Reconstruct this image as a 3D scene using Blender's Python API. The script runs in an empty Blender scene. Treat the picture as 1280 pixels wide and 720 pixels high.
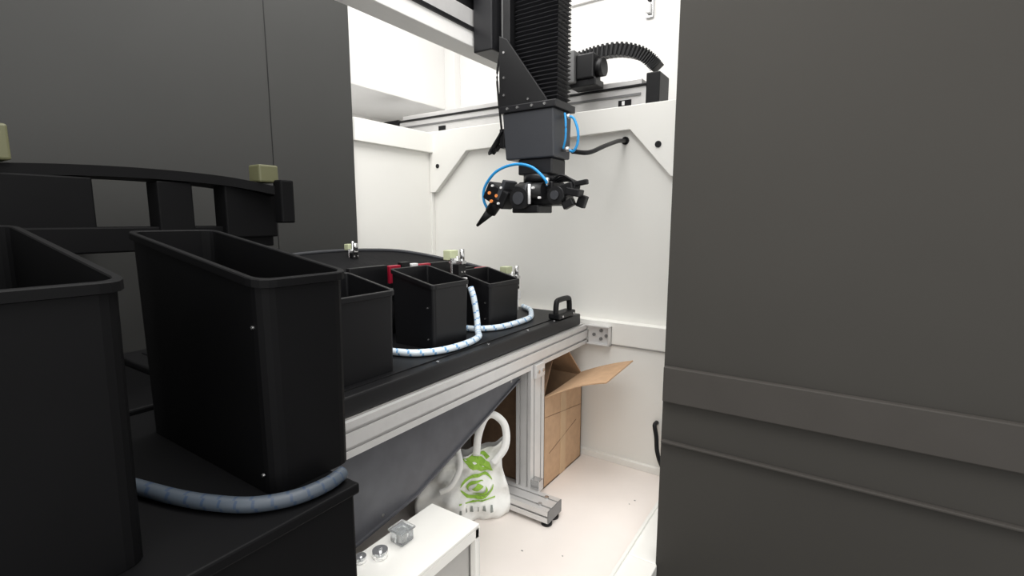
import bpy, bmesh, math, random
from mathutils import Vector, Matrix, Euler
random.seed(4)
S=bpy.context.scene
S.view_settings.view_transform='Standard'
# ---------------------------------------------------------------- materials
def mat(name,col,rough=.5,metal=0.,var=.06,scale=8,bump=0.,col2=None,trans=0,coat=0,spec=.5):
    m=bpy.data.materials.new(name); m.use_nodes=True; nt=m.node_tree; b=nt.nodes['Principled BSDF']
    tc=nt.nodes.new('ShaderNodeTexCoord'); n=nt.nodes.new('ShaderNodeTexNoise'); n.inputs['Scale'].default_value=scale; n.inputs['Detail'].default_value=5
    nt.links.new(tc.outputs['Object'],n.inputs['Vector'])
    r=nt.nodes.new('ShaderNodeValToRGB'); r.color_ramp.elements[0].position=.3; r.color_ramp.elements[1].position=.7
    c2=col2 or tuple(c*(1-var*2) for c in col)
    r.color_ramp.elements[0].color=(*c2,1); r.color_ramp.elements[1].color=(*col,1)
    nt.links.new(n.outputs['Fac'],r.inputs['Fac']); nt.links.new(r.outputs['Color'],b.inputs['Base Color'])
    b.inputs['Roughness'].default_value=rough; b.inputs['Metallic'].default_value=metal
    b.inputs['Specular IOR Level'].default_value=spec
    if trans: b.inputs['Transmission Weight'].default_value=trans
    if coat: b.inputs['Coat Weight'].default_value=coat
    if bump:
        bp=nt.nodes.new('ShaderNodeBump'); bp.inputs['Strength'].default_value=bump; bp.inputs['Distance'].default_value=.01
        nt.links.new(n.outputs['Fac'],bp.inputs['Height']); nt.links.new(bp.outputs['Normal'],b.inputs['Normal'])
    return m
WHITE=mat('white_powdercoat',(.85,.84,.80),.35,var=.012,scale=1.5)
WHITE2=mat('white_panel',(.84,.83,.81),.45,var=.015,scale=1)
FLOORM=mat('white_floor_paint',(.88,.815,.765),.4,var=.03,scale=3)
SEAM=mat('seam_gap',(.35,.34,.32),.7)
DWALL=mat('white_wall_dimmed_grey',(.050,.050,.048),.7,var=.05,scale=1.2,spec=.2)  # near part of the white left wall, dimming put into the colour
DTAUPE=mat('white_wall_dimmed_taupe',(.052,.049,.044),.7,var=.05,scale=1.2,spec=.2)  # added right wall: white wall with the dimming put into its colour
DTAUPE2=mat('white_trim_dimmed_taupe',(.060,.055,.050),.6,var=.03,spec=.2)  # ledge of the same wall, dimmed in its colour too
DIMB=mat('dimmed_black',(.0035,.0035,.004),.6,var=.1,spec=.12)  # black darkened further, dimming of the near end put into the colour
BLACKSAT=mat('black_satin_metal',(.009,.009,.010),.42,var=.1,spec=.35)
BLACKPL=mat('black_plastic',(.005,.005,.006),.45,var=.1,spec=.3)
DECKM=mat('matte_black_deck',(.006,.006,.007),.7,var=.1,spec=.12)
BLACKROB=mat('black_anodised',(.013,.013,.015),.4,metal=.1,var=.1,spec=.4)
DGREY=mat('dark_grey_casting',(.040,.042,.048),.45,var=.05,spec=.4)
CHUTEM=mat('dark_grey_sheet',(.11,.112,.125),.38,metal=.15,var=.10,scale=14)
ALU=mat('anodised_aluminium',(.70,.69,.68),.38,metal=.4,var=.03,scale=20)
ALUD=mat('aluminium_slot',(.20,.20,.20),.5,metal=.4)
STEEL=mat('steel',(.6,.6,.6),.25,metal=.9)
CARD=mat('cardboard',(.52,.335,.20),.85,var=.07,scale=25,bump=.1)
CARDD=mat('cardboard_shaded',(.26,.16,.095),.9,var=.1,scale=25)  # cardboard with shade put into the colour, for shaded side and near flap
TAPE=mat('parcel_tape',(.55,.37,.21),.25)
BLUE=mat('blue_tube',(.02,.30,.68),.3)
HOSEW=mat('spiral_wrap_white',(.74,.83,.90),.35)
HOSEB=mat('spiral_wrap_blue',(.18,.40,.70),.35)
RED=mat('red_plastic',(.34,.008,.03),.4)
YG=mat('pale_green_plastic',(.58,.62,.40),.4)
PALE=mat('pale_olive_plastic',(.12,.12,.06),.5)
ORANGE=mat('orange_cap',(.9,.30,.08),.4)
WPL=mat('white_plastic',(.8,.8,.8),.35)
BAGW=mat('white_nonwoven',(.87,.87,.84),.8,var=.03,scale=30,bump=.3)
GREEN=mat('green_print',(.30,.52,.06),.7)
GREYP=mat('grey_print',(.25,.27,.25),.7)
CLEAR=mat('clear_acrylic',(.93,.95,.96),.05,trans=.9,var=0)
INNER=mat('grey_interior',(.5,.49,.47),.6)
OUTF=mat('outer_floor',(.05,.048,.045),.6)
# ---------------------------------------------------------------- helpers
CUR=[None]
def group(name):
    e=bpy.data.objects.new(name,None); bpy.context.collection.objects.link(e); e.empty_display_size=.05; CUR[0]=e; return e
def nogroup(): CUR[0]=None
def fin(name,bm,mats,smooth=False,bev=0):
    bmesh.ops.recalc_face_normals(bm,faces=bm.faces)
    me=bpy.data.meshes.new(name); bm.to_mesh(me); bm.free()
    ob=bpy.data.objects.new(name,me); bpy.context.collection.objects.link(ob)
    for m in (mats if isinstance(mats,(list,tuple)) else [mats]): me.materials.append(m)
    if smooth:
        for p in me.polygons: p.use_smooth=True
    if bev:
        md=ob.modifiers.new('bevel','BEVEL'); md.width=bev; md.segments=2; md.limit_method='ANGLE'
    if CUR[0]: ob.parent=CUR[0]
    return ob
def box(name,x0,x1,y0,y1,z0,z1,m,bev=.002,rot=None,piv=None):
    bm=bmesh.new(); bmesh.ops.create_cube(bm,size=1)
    c=Vector(((x0+x1)/2,(y0+y1)/2,(z0+z1)/2))
    for v in bm.verts: v.co=Vector((v.co.x*abs(x1-x0),v.co.y*abs(y1-y0),v.co.z*abs(z1-z0)))+c
    if rot:
        R=Matrix.Rotation(math.radians(rot[1]),4,rot[0]); p=Vector(piv) if piv else c
        for v in bm.verts: v.co=R@(v.co-p)+p
    return fin(name,bm,m,bev=bev)
def obox(name,c,size,eul,m,bev=.002):
    R=Euler([math.radians(a) for a in eul]).to_matrix(); bm=bmesh.new(); bmesh.ops.create_cube(bm,size=1)
    for v in bm.verts: v.co=R@Vector([v.co[i]*size[i] for i in range(3)])+Vector(c)
    return fin(name,bm,m,bev=bev)
def cyl(name,a,b,r,m,r2=None,seg=24,bev=0):
    a=Vector(a);b=Vector(b);d=b-a; bm=bmesh.new()
    bmesh.ops.create_cone(bm,cap_ends=True,segments=seg,radius1=r,radius2=r if r2 is None else r2,depth=d.length)
    R=d.to_track_quat('Z','Y').to_matrix()
    for v in bm.verts: v.co=R@v.co+(a+b)/2
    ob=fin(name,bm,m,bev=bev)
    for p in ob.data.polygons: p.use_smooth=len(p.vertices)==4
    return ob
def prism(name,pts,ax,a,b,m,bev=0):
    bm=bmesh.new()
    def mk(p,t):
        if ax=='X': return (t,p[0],p[1])
        if ax=='Y': return (p[0],t,p[1])
        return (p[0],p[1],t)
    A=[bm.verts.new(mk(p,a)) for p in pts]; B=[bm.verts.new(mk(p,b)) for p in pts]
    bm.faces.new(A); bm.faces.new(B[::-1]); n=len(pts)
    for i in range(n): bm.faces.new((A[i],A[(i+1)%n],B[(i+1)%n],B[i]))
    return fin(name,bm,m,bev=bev)
def sheet(name,quad,th,m,bev=0):
    q=[Vector(p) for p in quad]; n=(q[1]-q[0]).cross(q[2]-q[0]).normalized()*th
    bm=bmesh.new(); A=[bm.verts.new(p) for p in q]; B=[bm.verts.new(p-n) for p in q]
    bm.faces.new(A); bm.faces.new(B[::-1]); k=len(q)
    for i in range(k): bm.faces.new((A[i],A[(i+1)%k],B[(i+1)%k],B[i]))
    return fin(name,bm,m,bev=bev)
def catmull(P,n=10):
    P=[Vector(p) for p in P]; out=[]
    E=[P[0]*2-P[1]]+P+[P[-1]*2-P[-2]]
    for i in range(1,len(E)-2):
        for k in range(n):
            t=k/n; a,b,c,d=E[i-1:i+3]
            out.append(.5*((2*b)+(c-a)*t+(2*a-5*b+4*c-d)*t*t+(3*b-a-3*c+d)*t**3))
    out.append(P[-1]); return out
def tube(name,P,r,mats,n=10,seg=12,spiral=False):
    C=catmull(P,n); bm=bmesh.new(); rings=[]; up=Vector((0,0,1))
    for i,c in enumerate(C):
        t=(C[min(i+1,len(C)-1)]-C[max(i-1,0)]).normalized()
        s=t.cross(up); s=s.normalized() if s.length>.05 else Vector((1,0,0)); u=s.cross(t).normalized()
        rings.append([bm.verts.new(c+(s*math.cos(2*math.pi*j/seg)+u*math.sin(2*math.pi*j/seg))*r) for j in range(seg)])
    for i in range(len(rings)-1):
        for j in range(seg):
            f=bm.faces.new((rings[i][j],rings[i][(j+1)%seg],rings[i+1][(j+1)%seg],rings[i+1][j]))
            if spiral: f.material_index=1 if ((i*2+j)%seg)<2 else 0
    bm.faces.new(rings[0][::-1]); bm.faces.new(rings[-1])
    return fin(name,bm,mats,smooth=True)
def section(w,h,nw,nh,sw=.009,sd=.011):
    """aluminium extrusion cross-section: rectangle w x h with T-slot grooves"""
    def side(a,b,n):
        a=Vector(a);b=Vector(b);d=(b-a).normalized();L=(b-a).length; nn=Vector((-d.y,d.x)); o=[a]
        for i in range(n):
            c=L*(i+.5)/n
            o+= [a+d*(c-sw/2), a+d*(c-sw/2)+nn*sd*.35, a+d*(c-sw)+nn*sd*.35, a+d*(c-sw)+nn*sd, a+d*(c+sw)+nn*sd, a+d*(c+sw)+nn*sd*.35, a+d*(c+sw/2)+nn*sd*.35, a+d*(c+sw/2)]
        return o
    p=side((0,0),(w,0),nw)+side((w,0),(w,h),nh)+side((w,h),(0,h),nw)+side((0,h),(0,0),nh)
    return [(v.x,v.y) for v in p]
def extr(name,ax,x0,x1,y0,y1,z0,z1,nw,nh,m=None,sw=.009):
    m=m or ALU
    if ax=='Y': return prism(name,[(x0+p[0],z0+p[1]) for p in section(x1-x0,z1-z0,nw,nh,sw)],'Y',y0,y1,m)
    if ax=='Z': return prism(name,[(x0+p[0],y0+p[1]) for p in section(x1-x0,y1-y0,nw,nh,sw)],'Z',z0,z1,m)
    return prism(name,[(y0+p[0],z0+p[1]) for p in section(y1-y0,z1-z0,nw,nh,sw)],'X',x0,x1,m)
def bolts(name,pts,ax,r,m,h=.006):
    bm=bmesh.new()
    d={'X':Vector((1,0,0)),'Y':Vector((0,1,0)),'Z':Vector((0,0,1))}[ax]; R=d.to_track_quat('Z','Y').to_matrix()
    for p in pts:
        g=bmesh.ops.create_cone(bm,cap_ends=True,segments=12,radius1=r,radius2=r,depth=h)
        for v in g['verts']: v.co=R@v.co+Vector(p)
    return fin(name,bm,m)
# ---------------------------------------------------------------- room shell
box('floor',-2.27,-.61,.0,2.42,-.10,0,FLOORM,0)
box('ground_outer',-3.4,2.2,-1.6,3.2,-.22,-.12,OUTF,0)
group('wall_back')
box('upper_panel',-2.27,-.48,2.47,2.75,.70,1.865,WHITE,0)
box('lower_panel',-2.27,-.48,2.42,2.75,-.1,.70,WHITE,0)
box('ledge',-2.27,-.48,2.41,2.47,.655,.775,WHITE,.004)
box('ledge_seam',-2.27,-.48,2.412,2.43,.648,.655,SEAM,0)
prism('header_beam',[(-2.27,1.74),(-2.27,1.875),(-.48,1.875),(-.48,1.50),(-.70,1.52),(-.91,1.758),(-1.96,1.735),(-2.22,1.49),(-2.268,1.49)],'Y',2.435,2.475,WHITE,.003)
bolts('hole_l',[(-2.195,2.433,1.655)],'Y',.014,BLACKPL,.004)
bolts('hole_r',[(-.765,2.433,1.675)],'Y',.016,BLACKPL,.004)
bolts('cable_hole',[(-.945,2.467,1.711)],'Y',.02,BLACKPL,.008)
group('baseboard_back'); box('kick',-2.2,-.60,2.395,2.42,0,.035,WHITE,.003)
group('wall_left')
box('panel',-2.37,-2.27,1.82,2.47,0,1.865,WHITE,0)
box('header_flange',-2.275,-2.235,1.82,2.47,1.742,1.865,WHITE,.003)
box('corner_trim',-2.275,-2.255,2.44,2.47,0,1.742,WHITE,.003)
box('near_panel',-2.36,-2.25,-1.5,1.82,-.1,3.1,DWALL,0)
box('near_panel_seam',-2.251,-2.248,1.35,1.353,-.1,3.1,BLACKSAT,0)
group('wall_upper_recess')
box('back_panel_a',-3.4,-1.575,3.05,3.15,1.6,3.2,WHITE2,0)
box('back_panel_b',-1.565,1.6,3.05,3.15,1.6,3.2,WHITE2,0)
box('seam_v',-1.58,-1.56,3.062,3.1,1.6,3.2,SEAM,0)
box('door_head',-1.56,-1.0,3.03,3.05,2.68,2.72,WHITE2,.002)
box('side_panel',-3.4,-3.3,1.5,3.1,1.6,3.2,WHITE2,0)
box('hood',-3.3,-2.60,1.5,3.05,2.15,3.2,WHITE2,.006)
box('hood_post',-2.60,-2.50,2.98,3.05,1.8,3.2,WHITE2,.004)
group('sill_front')
box('sill_body',-.61,-.485,-.6,1.735,-.12,.0,WHITE,.004)
box('sill_far',-.61,-.49,1.735,2.47,-.12,.0,WHITE,.004)
box('sill_lip',-.612,-.600,-.6,2.395,-.0,.012,WHITE,.002)
group('wall_right')
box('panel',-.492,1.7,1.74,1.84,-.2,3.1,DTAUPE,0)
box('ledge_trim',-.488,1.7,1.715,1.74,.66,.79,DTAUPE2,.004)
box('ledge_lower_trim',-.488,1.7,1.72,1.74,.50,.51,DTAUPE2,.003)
box('ceiling',-3.4,1.8,-1.6,3.2,3.2,3.28,WHITE2,0)
group('panel_latch')
box('plate',-1.06,-1.015,3.035,3.05,2.50,2.62,STEEL,.004)
box('lever',-1.05,-1.025,3.01,3.035,2.52,2.58,WPL,.004)
bolts('pivot',[(-1.038,3.03,2.60)],'Y',.012,BLACKPL,.02)
# ---------------------------------------------------------------- bench
group('machine_bench')
extr('front_rail','Y',-1.145,-1.10,.66,2.405,.645,.75,1,2,sw=.012)
extr('rear_rail','Y',-2.20,-2.155,.66,2.405,.645,.75,1,2)
extr('cross_rail','X',-2.155,-1.145,2.33,2.375,.655,.745,1,2)
extr('cross_rail_mid','X',-2.155,-1.145,1.84,1.885,.655,.745,1,2)
box('table_plate',-2.22,-1.125,.66,2.36,.752,.812,BLACKSAT,.006)
box('table_inset',-2.15,-1.17,.72,2.33,.812,.816,BLACKPL,.001)
bolts('plate_screws',[(-1.145,y,.815) for y in (1.25,1.55,1.85,2.10)],'Z',.006,STEEL,.004)
extr('front_post','Z',-1.18,-1.10,1.81,1.93,.075,.645,2,2)
extr('rear_post','Z',-2.20,-2.12,1.81,1.89,.0,.645,2,2)
extr('foot','X',-2.12,-.945,1.695,1.755,.022,.078,1,1)
extr('foot_side','X',-1.32,-.945,1.755,1.815,.022,.078,1,1)
box('foot_cap',-.945,-.940,1.695,1.815,.022,.078,ALUD,.002)
for i,(x,y) in enumerate([(-.965,1.725),(-.965,1.785),(-1.25,1.725)]):
    cyl('level_pad_%d'%i,(x,y,0),(x,y,.012),.024,BLACKPL); cyl('level_stud_%d'%i,(x,y,.012),(x,y,.03),.008,STEEL)
box('post_foot_plate',-1.18,-1.10,1.815,1.93,.022,.075,ALU,.002)
box('foot_corner_bracket',-1.10,-1.055,1.81,1.85,.08,.125,STEEL,.003)
bolts('foot_bolts',[(-1.0,1.725,.081),(-1.0,1.785,.081)],'Z',.010,STEEL,.008)
box('post_top_bracket',-1.098,-1.085,1.83,1.91,.60,.665,ALU,.003)
bolts('bracket_bolts',[(-1.083,1.85,.63),(-1.083,1.89,.63)],'X',.008,STEEL)
box('bracket_plate',-1.095,-.965,2.398,2.41,.648,.752,ALU,.003)
box('bracket_top',-1.095,-.965,2.37,2.41,.745,.754,ALU,.002)
box('bracket_side',-.973,-.965,2.372,2.41,.648,.752,ALU,.002)
box('bracket_low',-1.095,-.965,2.372,2.41,.646,.655,ALU,.002)
bolts('bracket_screws',[(-1.06,2.394,.70),(-1.02,2.394,.725),(-1.02,2.394,.68),(-.99,2.394,.70)],'Y',.009,ALUD)
group('grab_handle')
box('base',-1.19,-1.125,2.12,2.30,.8165,.845,BLACKPL,.006)
tube('loop',[(-1.155,2.135,.84),(-1.155,2.14,.89),(-1.155,2.16,.908),(-1.155,2.26,.908),(-1.155,2.28,.89),(-1.155,2.285,.84)],.014,BLACKPL,n=6)
bolts('screws',[(-1.123,2.15,.83),(-1.123,2.27,.83)],'X',.006,STEEL)
group('discharge_chute')
prism('sheet',[(.66,.33),(.86,.335),(1.131,.372),(1.24,.41),(1.783,.600),(1.783,.645),(.66,.645)],'X',-1.152,-1.148,CHUTEM)
prism('side_lip',[(.66,.325),(.86,.33),(1.131,.367),(1.24,.405),(1.783,.596),(1.783,.604),(1.24,.413),(1.131,.375),(.86,.338),(.66,.333)],'X',-1.165,-1.14,CHUTEM)
sheet('slope',[(-1.165,.66,.33),(-1.165,1.2,.39),(-2.0,1.2,.5),(-2.0,.66,.5)],.004,CHUTEM)
sheet('slope_upper',[(-1.165,1.2,.39),(-1.165,1.783,.60),(-2.0,1.75,.62),(-2.0,1.2,.5)],.004,CHUTEM)
bolts('rivets',[(-1.147,1.72,.61),(-1.147,.98,.375)],'X',.006,STEEL,.003)
# ---------------------------------------------------------------- bins
def rrect(x0,x1,y0,y1,r,k=4):
    o=[]
    for cx,cy,a0 in [(x1-r,y1-r,0),(x0+r,y1-r,90),(x0+r,y0+r,180),(x1-r,y0+r,270)]:
        for i in range(k+1):
            a=math.radians(a0+90*i/k); o.append((cx+r*math.cos(a),cy+r*math.sin(a)))
    return o
def bin_(name,xf,xb,y0,y1,z0,zf,zb,m=BLACKPL,t=.006,lip=.006,r=.014,taper=.004,tab=.02):
    group(name); bm=bmesh.new()
    zt=lambda x: zf+(zb-zf)*max(0,min(1,(xf-x)/(xf-xb)))
    def loop(off,zfun,tp=0,rr=r):
        return [bm.verts.new((x,y,zfun(x))) for x,y in rrect(xb-off+tp,xf+off-tp,y0-off+tp,y1+off-tp,max(rr+off,.003))]
    L=[loop(0,lambda x:z0,taper),loop(0,lambda x:zt(x)-.018),loop(lip,lambda x:zt(x)-.016),loop(lip,lambda x:zt(x)-.002),loop(lip-.002,lambda x:zt(x)),
       loop(-t+.002,lambda x:zt(x)),loop(-t,lambda x:zt(x)-.002),loop(-t,lambda x:z0+.008,taper)]
    n=len(L[0])
    bm.faces.new(L[0][::-1]); bm.faces.new(L[-1])
    for a,b in zip(L[:-1],L[1:]):
        for i in range(n): bm.faces.new((a[i],a[(i+1)%n],b[(i+1)%n],b[i]))
    fin('shell',bm,m)
    box('mount_tab',xb-tab,xb,(y0+y1)/2-.03,(y0+y1)/2+.03,zf-.12,zf-.03,BLACKSAT,.003)
    bolts('screws',[(xf-.03,y0-.001,zf-.09),(xf-.03,y0-.001,z0+.04)],'Y',.003,STEEL,.004)
bin_('parts_bin',-1.19,-1.42,.86,1.098,.8165,1.085,1.13)
bin_('parts_bin',-1.25,-1.475,1.348,1.558,.8165,1.068,1.118)
bin_('parts_bin',-1.305,-1.50,1.785,2.03,.8165,1.022,1.072)
nogroup()
tube('spiral_wrapped_hose',[(-1.42,1.20,.832),(-1.34,1.215,.831),(-1.25,1.25,.831),(-1.195,1.335,.831),(-1.185,1.46,.831),(-1.21,1.57,.831),(-1.255,1.625,.84),(-1.28,1.65,.90),(-1.30,1.655,.98),(-1.32,1.66,1.02)],.0135,[HOSEW,HOSEB],n=14,spiral=True)
tube('spiral_wrapped_hose',[(-1.38,1.67,.831),(-1.31,1.69,.831),(-1.25,1.77,.831),(-1.235,1.89,.831),(-1.245,2.03,.831),(-1.29,2.12,.831),(-1.36,2.22,.831),(-1.45,2.29,.831)],.0135,[HOSEW,HOSEB],n=14,spiral=True)
# ---------------------------------------------------------------- tilted feeder deck
group('feeder_turntable')
rim=catmull([(-1.42,2.16,.985),(-1.60,2.13,1.045),(-1.83,2.05,1.095),(-1.98,1.87,1.14),(-2.03,1.6,1.155),(-2.02,1.35,1.155),(-1.95,1.18,1.150),(-1.82,1.10,1.14)],6)
bm=bmesh.new(); top=[bm.verts.new(p) for p in rim]; low=[bm.verts.new(p-Vector((0,0,.018))) for p in rim]
nr=[]; k=len(rim)
for i in range(k):
    t=i/(k-1); nr.append(Vector((-1.55+.13*(1-t)**6,2.13-1.03*t,.985+.06*min(1,t*1.5))))
nt_=[bm.verts.new(p) for p in nr]; nl=[bm.verts.new(p-Vector((0,0,.018))) for p in nr]
for i in range(k-1):
    bm.faces.new((top[i],top[i+1],nt_[i+1],nt_[i])); bm.faces.new((low[i],nl[i],nl[i+1],low[i+1]))
    bm.faces.new((top[i],low[i],low[i+1],top[i+1])); bm.faces.new((nt_[i],nt_[i+1],nl[i+1],nl[i]))
bm.faces.new((top[0],nt_[0],nl[0],low[0])); bm.faces.new((top[-1],low[-1],nl[-1],nt_[-1]))
fin('deck',bm,DECKM)
tube('deck_rim',[tuple(p+Vector((0,0,.004))) for p in rim[::3]],.009,DGREY,n=4)
cyl('drum',(-1.78,1.5,.817),(-1.78,1.5,1.0),.19,BLACKSAT,seg=48)
for i,(x,y) in enumerate([(-1.60,1.25),(-1.60,1.62),(-1.60,1.95)]):
    box('support_%d'%i,x-.03,x+.03,y-.05,y+.05,.817,1.02,BLACKPL,.004)
for i,(a,b,z,h,m) in enumerate([(1.12,1.20,1.03,.07,RED),(1.21,1.40,1.02,.105,BLACKPL),(1.41,1.475,1.045,.075,RED),(1.48,1.53,1.03,.10,BLACKPL),(1.54,1.58,1.06,.06,WPL),(1.585,1.66,1.04,.075,RED),(1.665,1.84,1.0,.115,BLACKPL),(1.85,1.90,1.0,.085,RED),(1.905,1.985,.98,.095,BLACKPL),(1.99,2.09,.985,.08,RED)]):  # white piece paints in the bright gap where the lit wall shows
    box('fence_%d'%i,-1.575,-1.55,a,b,z,z+h,m,.003)
def clamp(i,x,y,z,s=1.35):
    n='clamp%d_'%i
    cyl(n+'post',(x,y,.817),(x,y,z+.09),.006,STEEL)
    def b(nm,a0,a1,b0,b1,c0,c1,m): box(n+nm,x+a0*s,x+a1*s,y+b0*s,y+b1*s,z+c0*s,z+c1*s,m,.003)
    b('arm',-.03,.03,-.012,.012,.04,.052,STEEL); b('body',-.014,.022,-.02,.018,0,.04,BLACKPL)
    b('cap',-.045,-.012,-.02,.02,.052,.085,YG); b('jaw',.010,.028,-.018,.018,-.04,-.005,WPL)
    cyl(n+'knob',(x+.02*s,y,z+.05*s),(x+.02*s,y,z+.09*s),.011,STEEL)
    cyl(n+'fitting',(x+.02*s,y,z-.08*s),(x+.02*s,y,z-.035*s),.010,WPL)
    b('bracket',-.012,-.004,-.024,.024,-.03,.06,STEEL)
    bolts(n+'screws',[(x+.023*s,y-.01,z+.02),(x+.023*s,y+.01,z+.02)],'X',.004,STEEL)
clamp(1,-1.425,1.70,1.06); clamp(2,-1.40,2.11,.955); clamp(3,-1.93,1.53,1.12,.9)
# ---------------------------------------------------------------- gantry
group('gantry_cross_axis')
box('rail_body',-2.65,-.87,2.55,2.66,1.876,1.99,ALU,.004)
box('rail_top',-2.65,-.87,2.54,2.67,1.99,2.0,BLACKSAT,.002)
box('rail_slot',-2.62,-.90,2.544,2.55,1.945,1.957,ALUD,0)
box('cover_strip',-2.62,-.90,2.553,2.66,2.0,2.03,ALU,.004)
box('end_cap',-.87,-.80,2.53,2.69,1.876,2.045,BLACKPL,.006)
box('end_cap_far',-2.80,-2.65,2.54,2.67,1.90,2.01,BLACKPL,.006)
box('label',-1.02,-.95,2.545,2.549,1.90,1.93,BLACKPL,0); box('label_b',-2.28,-2.22,2.545,2.549,1.90,1.93,BLACKPL,0)
box('label_w',-1.0,-.985,2.543,2.546,1.905,1.925,WPL,0)
box('carriage',-1.62,-1.26,2.545,2.70,2.035,2.09,BLACKROB,.006)
group('gantry_long_axis')
box('beam',-1.50,-1.375,.55,2.68,2.125,2.20,ALU,.004)
box('beam_lower',-1.49,-1.378,.55,2.68,2.05,2.125,WHITE2,.003)
box('beam_groove',-1.38,-1.370,.55,2.68,2.112,2.128,BLACKSAT,0)
box('beam_cover',-1.48,-1.385,.55,2.66,2.20,2.25,BLACKSAT,.004)
box('slider',-1.51,-1.36,1.70,2.0,2.25,2.34,BLACKROB,.005)
box('slider_side',-1.368,-1.27,1.76,1.96,2.02,2.36,BLACKROB,.005)
box('rear_support',-1.52,-1.36,2.50,2.70,2.09,2.13,BLACKROB,.004)
group('cable_drag_chain')
path=catmull([(-1.50,2.72,2.20),(-1.32,2.70,2.225),(-1.20,2.68,2.232),(-1.06,2.66,2.22),(-.94,2.64,2.175),(-.87,2.62,2.12),(-.84,2.62,2.085)],5)
for i in range(len(path)-1):
    a,b=path[i],path[i+1]; d=(b-a); ang=math.degrees(math.atan2(-d.z,d.x)); c=(a+b)/2
    obox('link_%d'%i,c,(d.length*.92,.07,.058),(0,ang,0),BLACKPL,.004)
    obox('link_bar_%d'%i,c+Vector((0,-.037,0)),(d.length*.5,.008,.068),(0,ang,0),BLACKSAT,.002)
group('axis_motor')
box('body',-1.21,-1.11,2.42,2.52,2.035,2.16,BLACKSAT,.008); box('flange',-1.25,-1.21,2.40,2.53,2.02,2.18,ALUD,.004)
cyl('cap',(-1.11,2.47,2.09),(-1.07,2.47,2.09),.045,BLACKSAT)
box('base',-1.25,-1.10,2.43,2.535,2.0,2.035,BLACKSAT,.004)
# ---------------------------------------------------------------- robot column
group('robot_z_axis')
bm=bmesh.new(); z=1.775; rings=[]; i=0
while z<3.0:
    o=0 if i%2==0 else -.011
    rings.append([bm.verts.new((x,y,z)) for x,y in [(-1.195-o,1.815-o),(-.985+o,1.815-o),(-.985+o,1.93+o),(-1.195-o,1.93+o)]]); z+=.0085; i+=1
for a,b in zip(rings[:-1],rings[1:]):
    for j in range(4): bm.faces.new((a[j],a[(j+1)%4],b[(j+1)%4],b[j]))
bm.faces.new(rings[0]); bm.faces.new(rings[-1][::-1]); fin('bellows',bm,BLACKROB)
box('back_plate',-1.235,-1.20,1.79,1.95,1.80,3.0,BLACKSAT,.004)
box('side_rail',-1.27,-1.235,1.82,1.92,2.03,3.0,BLACKROB,.004)
box('side_rail_strip',-1.258,-1.247,1.812,1.82,2.05,3.0,ALUD,.001)
prism('gusset_plate',[(-1.245,2.07),(-1.205,2.05),(-1.02,1.80),(-1.0,1.765),(-1.245,1.765)],'Y',1.775,1.787,BLACKSAT,.002)
box('flange',-1.24,-.97,1.772,1.945,1.757,1.785,BLACKROB,.003)
bm=bmesh.new()
lo=[bm.verts.new(p) for p in [(-1.222,1.79,1.565),(-.985,1.79,1.565),(-.985,1.93,1.565),(-1.222,1.93,1.565)]]
hi=[bm.verts.new(p) for p in [(-1.232,1.78,1.757),(-.985,1.78,1.757),(-.985,1.94,1.757),(-1.232,1.94,1.757)]]
bm.faces.new(lo[::-1]); bm.faces.new(hi)
for j in range(4): bm.faces.new((lo[j],lo[(j+1)%4],hi[(j+1)%4],hi[j]))
fin('wrist_housing',bm,DGREY,bev=.006)
bolts('housing_screws',[(-1.20,1.77,1.772),(-1.15,1.77,1.772),(-1.08,1.77,1.772),(-1.02,1.77,1.772)],'Y',.006,STEEL,.006)
bolts('plate_screws',[(-1.22,1.773,2.0),(-1.22,1.773,1.9),(-1.22,1.773,1.83),(-1.10,1.773,1.80)],'Y',.005,STEEL,.004)
box('neck',-1.165,-1.0,1.80,1.92,1.50,1.565,BLACKROB,.006)
box('connector',-1.262,-1.236,1.80,1.86,1.62,1.70,BLACKPL,.003)
for i in range(7):
    y=1.795+.009*i; e=random.uniform(-.02,.02)
    tube('wrist_cable_%d'%i,[(-1.245,y,1.69),(-1.265-.004*i,y,1.67+e*.5),(-1.295+e,y-.005,1.62+e),(-1.305+.006*i,y-.01,1.595+.009*i)],.0055,BLACKPL,n=6,seg=8)
tube('side_cable',[(-1.25,1.80,2.03),(-1.265,1.79,1.93),(-1.258,1.79,1.82),(-1.25,1.80,1.70)],.005,BLACKPL,n=6,seg=8)
cyl('fitting_a',(-.975,1.86,1.73),(-.95,1.86,1.73),.010,STEEL)
cyl('fitting_b',(-.985,1.86,1.60),(-.95,1.86,1.60),.010,STEEL)
tube('blue_air_loop',[(-.96,1.86,1.73),(-.935,1.86,1.72),(-.915,1.86,1.67),(-.915,1.86,1.62),(-.935,1.86,1.59),(-.96,1.86,1.60)],.0055,BLUE,n=8)
tube('blue_air_loop_b',[(-.965,1.84,1.74),(-.955,1.83,1.70),(-.955,1.83,1.64),(-.97,1.84,1.60)],.0045,BLUE,n=8)
tube('black_cable',[(-.975,1.93,1.60),(-.93,2.0,1.60),(-.92,2.15,1.645),(-.93,2.33,1.69),(-.945,2.465,1.71)],.010,BLACKPL,n=8)
group('robot_gripper')
cyl('turret',(-1.08,1.85,1.47),(-1.08,1.85,1.4995),.075,BLACKROB)
box('core',-1.16,-.99,1.79,1.90,1.37,1.47,BLACKPL,.008)
cyl('servo_front',(-1.15,1.775,1.43),(-1.02,1.775,1.43),.033,BLACKSAT); cyl('servo_ring',(-1.10,1.775,1.43),(-1.085,1.775,1.43),.037,DGREY)
cyl('round_cover',(-1.12,1.79,1.40),(-1.12,1.735,1.40),.045,BLACKSAT); cyl('cover_hub',(-1.12,1.735,1.40),(-1.12,1.728,1.40),.026,DGREY)
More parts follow.
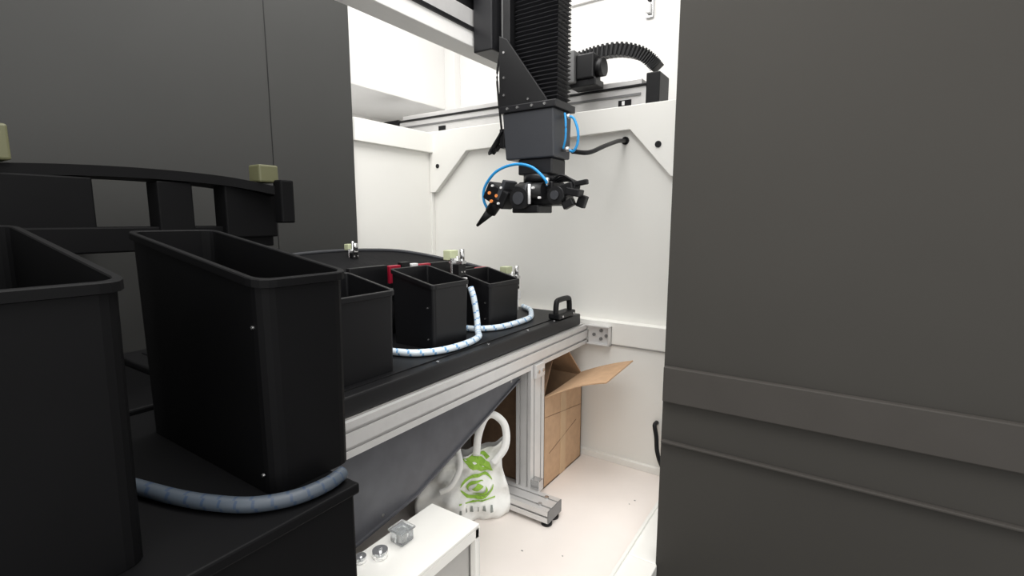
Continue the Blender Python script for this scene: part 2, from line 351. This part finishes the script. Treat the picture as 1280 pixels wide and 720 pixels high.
box('base_bar',-1.17,-1.04,1.76,1.88,1.34,1.372,BLACKSAT,.005)
obox('camera_head',(-1.235,1.77,1.415),(.115,.085,.08),(0,28,0),BLACKPL,.008)
obox('camera_rib',(-1.205,1.77,1.435),(.02,.092,.09),(0,28,0),DGREY,.004)
bolts('orange_lamps',[(-1.262,1.725,1.425),(-1.225,1.725,1.412),(-1.252,1.725,1.39)],'Y',.007,ORANGE,.008)
bolts('caps',[(-1.20,1.725,1.445),(-1.245,1.725,1.455),(-1.215,1.725,1.38),(-1.05,1.735,1.44),(-1.02,1.735,1.40)],'Y',.005,WPL,.012)
cyl('nozzle_holder',(-1.24,1.77,1.40),(-1.29,1.77,1.345),.026,BLACKPL)
cyl('nozzle',(-1.285,1.77,1.352),(-1.365,1.77,1.285),.022,BLACKPL,r2=.006)
cyl('sight_tube',(-1.065,1.73,1.375),(-1.065,1.73,1.455),.006,WPL)
obox('right_arm',(-.955,1.82,1.425),(.12,.07,.05),(0,-14,0),BLACKPL,.006)
cyl('right_servo',(-.97,1.775,1.41),(-.97,1.87,1.41),.036,BLACKSAT)
cyl('right_servo_hub',(-.97,1.765,1.41),(-.97,1.775,1.41),.018,DGREY)
obox('finger_top',(-.885,1.81,1.455),(.085,.022,.02),(0,-8,0),BLACKPL,.004)
obox('finger_mid',(-.895,1.80,1.42),(.06,.05,.03),(0,12,0),BLACKPL,.004)
obox('finger_tip',(-.875,1.83,1.385),(.035,.03,.05),(0,20,0),BLACKPL,.004)
obox('finger_low',(-.92,1.80,1.375),(.05,.03,.03),(0,-25,0),BLACKSAT,.004)
for i in range(4):
    tube('loom_%d'%i,[(-1.0,1.80+.02*i,1.47),(-.95,1.79+.02*i,1.49-.006*i),(-.90,1.80+.015*i,1.46),(-.90,1.80+.015*i,1.43)],.005,BLACKPL,n=6,seg=8)
tube('blue_air_line',[(-1.30,1.76,1.36),(-1.312,1.75,1.40),(-1.30,1.745,1.455),(-1.24,1.745,1.515),(-1.15,1.75,1.54),(-1.07,1.755,1.525),(-1.01,1.76,1.475),(-1.005,1.77,1.45)],.006,BLUE,n=8)
cyl('air_fitting',(-1.005,1.77,1.45),(-1.005,1.77,1.48),.009,STEEL)
# ---------------------------------------------------------------- cardboard box
group('cardboard_box')
x0,x1,y0,y1,h=-1.56,-1.115,1.955,2.37,.47
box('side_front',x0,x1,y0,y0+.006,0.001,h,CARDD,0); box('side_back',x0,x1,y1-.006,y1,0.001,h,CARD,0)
box('side_right',x1-.006,x1,y0-.001,y1,0.001,h,CARD,0); box('side_left',x0,x0+.006,y0,y1,0.001,h,CARD,0); box('bottom',x0,x1,y0,y1,.001,.007,CARD,0)
bm=bmesh.new()
hn,hf=Vector((x1,y0,h)),Vector((x1,y1,h+.02)); on,of=Vector((-.845,2.06,.565)),Vector((-.80,2.28,.625))
g=[]
for i in range(9):
    u=i/8; row=[]
    for j in range(5):
        v=j/4; p=(hn.lerp(on,u)).lerp(hf.lerp(of,u),v); p.z+=.018*math.sin(u*3.1)*(1-v*.6); row.append(bm.verts.new(p))
    g.append(row)
for i in range(8):
    for j in range(4): bm.faces.new((g[i][j],g[i+1][j],g[i+1][j+1],g[i][j+1]))
o=fin('flap_right',bm,CARD); md=o.modifiers.new('s','SOLIDIFY'); md.thickness=.006
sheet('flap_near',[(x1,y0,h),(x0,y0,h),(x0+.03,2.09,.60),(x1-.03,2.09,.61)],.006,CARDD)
sheet('flap_far',[(x0,y1,h),(x1,y1,h),(x1-.02,2.24,.63),(x0,2.22,.60)],.006,CARD)
box('tape',x1,x1+.001,y0+.17,y0+.23,.001,h,TAPE,0)
box('crease_a',x1,x1+.0015,y0+.01,y1-.01,.335,.338,CARDD,0,rot=('X',-8)); box('crease_b',x1,x1+.0015,y0+.05,y1-.06,.20,.203,CARDD,0,rot=('X',14))
# ---------------------------------------------------------------- tote bag
group('shopping_bag')
C=Vector((-1.30,1.565,0)); Lx=Vector((.77,.63,0)); N=Vector((.63,-.77,0))
def bagp(u,v,off=0.):
    w=.205-.03*v+.012*math.sin(v*7)
    x=(u-.5)*2*w; y=.07*(1-abs(u-.5)*1.6)*(1-.55*v)+.012*math.sin(u*17+v*5)+.010*math.sin(v*21+u*6)+.006*math.sin(u*37-v*19)
    z=.004+v*(.36-.07*u*(1-u)*2*v-.06*(1-u)*v)
    return C+Lx*x+N*(y+off)+Vector((0,0,z))
bm=bmesh.new(); NU,NV=28,22; F=[[bm.verts.new(bagp(i/NU,j/NV)) for j in range(NV+1)] for i in range(NU+1)]
B=[[bm.verts.new(bagp(i/NU,j/NV)-N*(.03+.10*(1-abs(i/NU-.5)*1.9)*(1-.6*j/NV))) for j in range(NV+1)] for i in range(NU+1)]
for i in range(NU):
    for j in range(NV):
        bm.faces.new((F[i][j],F[i+1][j],F[i+1][j+1],F[i][j+1])); bm.faces.new((B[i][j],B[i][j+1],B[i+1][j+1],B[i+1][j]))
for j in range(NV):
    bm.faces.new((F[0][j],F[0][j+1],B[0][j+1],B[0][j])); bm.faces.new((F[NU][j],B[NU][j],B[NU][j+1],F[NU][j+1]))
for i in range(NU): bm.faces.new((F[i][0],B[i][0],B[i+1][0],F[i+1][0]))
fin('bag_body',bm,BAGW,smooth=True)
def strap(name,P,w=.016):
    Cc=catmull(P,10); bm=bmesh.new(); prev=None
    for i,c in enumerate(Cc):
        t=(Cc[min(i+1,len(Cc)-1)]-Cc[max(i-1,0)]).normalized(); s=t.cross(N).normalized()*w
        r=[bm.verts.new(c+s),bm.verts.new(c-s)]
        if prev: bm.faces.new((prev[0],prev[1],r[1],r[0]))
        prev=r
    o=fin(name,bm,BAGW,smooth=True); md=o.modifiers.new('s','SOLIDIFY'); md.thickness=.003
def bw(x,n,z): return C+Lx*x+N*n+Vector((0,0,z))
strap('handle_front',[bw(.06,.03,.30),bw(.07,.04,.40),bw(.10,.04,.475),bw(.14,.04,.485),bw(.185,.03,.43),bw(.185,.04,.34),bw(.13,.05,.27)])
strap('handle_back',[bw(-.10,.03,.27),bw(-.05,.05,.36),bw(.0,.05,.42),bw(.04,.04,.44),bw(.07,.02,.40)])
strap('handle_drape',[bw(-.02,.07,.36),bw(-.01,.085,.28),bw(-.05,.09,.20),bw(-.10,.085,.17)],w=.012)
def deco(name,poly,m):
    bm=bmesh.new(); cu=sum(p[0] for p in poly)/len(poly); cv=sum(p[1] for p in poly)/len(poly)
    pts=[]
    for a,b in zip(poly,poly[1:]+poly[:1]):
        for k in range(4): pts.append((a[0]+(b[0]-a[0])*k/4,a[1]+(b[1]-a[1])*k/4))
    c=bm.verts.new(bagp(cu,cv,.006)); vs=[bm.verts.new(bagp(u,v,.005)) for u,v in pts]
    mid=[bm.verts.new(bagp((u+cu)/2,(v+cv)/2,.006)) for u,v in pts]; n=len(vs)
    for i in range(n):
        bm.faces.new((vs[i],vs[(i+1)%n],mid[(i+1)%n],mid[i])); bm.faces.new((mid[i],mid[(i+1)%n],c))
    fin(name,bm,m)
def ringarc(name,cu,cv,ru,rv,a0,a1,w,m,n=14):
    bm=bmesh.new(); prev=None
    for i in range(n+1):
        a=math.radians(a0+(a1-a0)*i/n); f=w*math.sin(math.pi*(i+.6)/(n+1.2))
        r=[bm.verts.new(bagp(cu+(ru+s*f)*math.cos(a),cv+(rv+s*f)*math.sin(a),.006)) for s in (-1,1)]
        if prev: bm.faces.new((prev[0],prev[1],r[1],r[0]))
        prev=r
    fin(name,bm,m)
deco('green_band',[(.50,.97),(.64,.97),(.84,.76),(.88,.62),(.78,.64),(.58,.82)],GREEN)
deco('green_tab',[(.66,.99),(.74,.96),(.84,.84),(.80,.82)],GREEN)
ringarc('green_swirl_a',.66,.48,.19,.16,10,170,.024,GREEN)
ringarc('green_swirl_b',.66,.48,.19,.16,190,350,.024,GREEN)
ringarc('green_swirl_c',.66,.48,.11,.09,40,220,.018,GREEN)
ringarc('green_swirl_d',.67,.45,.10,.085,230,380,.018,GREEN)
deco('green_leaf',[(.60,.48),(.68,.55),(.74,.48),(.66,.42)],GREEN)
deco('green_corner',[(.0,.75),(.10,.85),(.22,.80),(.10,.65)],GREEN)
for k,(u,w) in enumerate([(.46,.03),(.53,.012),(.57,.035),(.65,.012),(.70,.035),(.78,.03)]):
    deco('grey_letter_%d'%k,[(u,.14),(u+w,.14),(u+w*.8,.215),(u+w*.2,.215)],GREYP)
deco('green_text',[(.46,.265),(.84,.275),(.84,.29),(.46,.28)],GREEN)
# ---------------------------------------------------------------- small white stand
group('white_equipment_box')
x0,x1,y0,y1,zt=-1.092,-.887,.62,1.148,.35
box('top',x0,x1,y0,y1,zt-.012,zt,WHITE,.003)
for i,(x,y) in enumerate([(x1-.022,y1-.022),(x0,y1-.022),(x1-.022,y0),(x0,y0)]): box('post_%d'%i,x,x+.022,y,y+.022,.001,zt-.012,WHITE,.002)
box('apron',x1-.012,x1,y0,y1,zt-.045,zt-.012,WHITE,.002)
box('back_plate',x0,x1,y1-.006,y1,.001,zt-.012,WHITE,0); box('left_plate',x0,x0+.006,y0,y1,.001,zt-.012,WHITE,0)
box('inner_panel',x1-.035,x1-.03,y0+.01,y1-.02,.001,zt-.04,INNER,0)
box('bottom',x0,x1,y0,y1,.001,.02,WHITE,0)
group('acrylic_cap')
box('cube',-1.055,-1.005,.925,.975,.351,.388,CLEAR,.004); box('lid',-1.06,-1.0,.92,.98,.388,.395,CLEAR,.003); cyl('stem',(-1.03,.95,.353),(-1.03,.95,.38),.008,WPL)
group('acrylic_cap'); cyl('ring',(-1.03,.865,.351),(-1.03,.865,.372),.022,CLEAR); cyl('core',(-1.03,.865,.352),(-1.03,.865,.380),.006,CLEAR)
group('acrylic_cap'); cyl('ring',(-1.06,.82,.351),(-1.06,.82,.368),.016,CLEAR); cyl('core',(-1.06,.82,.352),(-1.06,.82,.372),.005,CLEAR)
nogroup()
tube('black_wall_cable',[(-.71,2.42,.275),(-.71,2.385,.27),(-.695,2.37,.22),(-.685,2.36,.15),(-.66,2.35,.09),(-.62,2.34,.04)],.011,BLACKPL,n=8)
group('floor_debris')
for i in range(4):
    x=random.uniform(-1.0,-.65); y=random.uniform(1.3,2.3); s=random.uniform(.002,.004); box('chip_%d'%i,x,x+s*2,y,y+s,.0005,.003,SEAM,0)
# ---------------------------------------------------------------- added near end of the machine, dimming put into its colours
group('black_cabinet')
box('body',-1.55,-.775,-.35,.592,-.12,.765,DIMB,.006)
box('body_rear',-2.245,-1.56,-.35,.645,-.12,.80,DIMB,.006)
box('top_plate',-1.555,-.765,-.36,.598,.765,.787,DIMB,.004)
bin_('feeder_bin',-.85,-1.40,.468,.655,.788,1.205,1.285,m=DIMB,r=.03,lip=.008)
bin_('feeder_bin',-.85,-1.40,.02,.272,.788,1.225,1.30,m=DIMB,r=.03,lip=.008)
nogroup()
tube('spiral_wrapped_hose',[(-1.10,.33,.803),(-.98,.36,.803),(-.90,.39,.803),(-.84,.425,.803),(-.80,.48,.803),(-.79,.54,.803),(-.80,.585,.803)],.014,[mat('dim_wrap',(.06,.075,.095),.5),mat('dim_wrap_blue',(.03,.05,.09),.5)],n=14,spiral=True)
group('curved_feeder_track')
P=[(-1.78,.12,1.43),(-1.78,.35,1.455),(-1.76,.60,1.465),(-1.72,.85,1.455),(-1.66,1.02,1.425)]
Cc=catmull(P,8); bm=bmesh.new(); prev=None
for c in Cc:
    r=[bm.verts.new(c+Vector(o)) for o in [(0,0,0),(-.16,0,.01),(-.16,0,-.03),(0,0,-.03)]]
    if prev:
        for j in range(4): bm.faces.new((prev[j],prev[(j+1)%4],r[(j+1)%4],r[j]))
    else: bm.faces.new(r)
    prev=r
bm.faces.new(prev[::-1]); fin('track',bm,DIMB)
for i,(x,y,w) in enumerate([(-1.80,.42,.10),(-1.78,.72,.05),(-1.76,.95,.09)]):
    box('carrier_%d'%i,x-.05,x+.03,y-w,y+w,1.25,1.43,DIMB,.005)
box('beam',-1.86,-1.76,.05,1.04,1.215,1.29,DIMB,.005)
for i,y in enumerate((.15,.60,.95)): box('wall_arm_%d'%i,-2.249,-1.86,y-.03,y+.03,1.225,1.28,DIMB,.004)
box('sensor_a',-1.84,-1.76,.26,.36,1.46,1.55,PALE,.006); box('sensor_b',-1.74,-1.67,.95,1.02,1.44,1.50,PALE,.006); box('sensor_c',-1.68,-1.63,1.0,1.05,1.30,1.45,DIMB,.006)
nogroup()
# ---------------------------------------------------------------- lights
def area(name,loc,sx,sy,e,col=(1,.99,.97),rot=(0,0,0)):
    l=bpy.data.lights.new(name,'AREA'); l.shape='RECTANGLE'; l.size=sx; l.size_y=sy; l.energy=e; l.color=col
    o=bpy.data.objects.new(name,l); bpy.context.collection.objects.link(o); o.location=loc; o.rotation_euler=[math.radians(a) for a in rot]
area('ceiling_light',(-1.3,1.3,3.15),2.0,2.2,84)
area('ceiling_light_front',(.3,.0,3.15),1.6,1.6,44)
w=bpy.data.worlds.new('world'); S.world=w; w.use_nodes=True; w.node_tree.nodes['Background'].inputs[0].default_value=(1,.99,.975,1); w.node_tree.nodes['Background'].inputs[1].default_value=1.4
# ---------------------------------------------------------------- camera
cd=bpy.data.cameras.new('camera'); cam=bpy.data.objects.new('camera',cd); bpy.context.collection.objects.link(cam)
cd.lens=612/1280*36; cd.sensor_width=36; cd.clip_start=.01
cam.location=(0,0,1.31); cam.rotation_euler=(math.radians(82.1),0,math.radians(33.6))
S.camera=cam
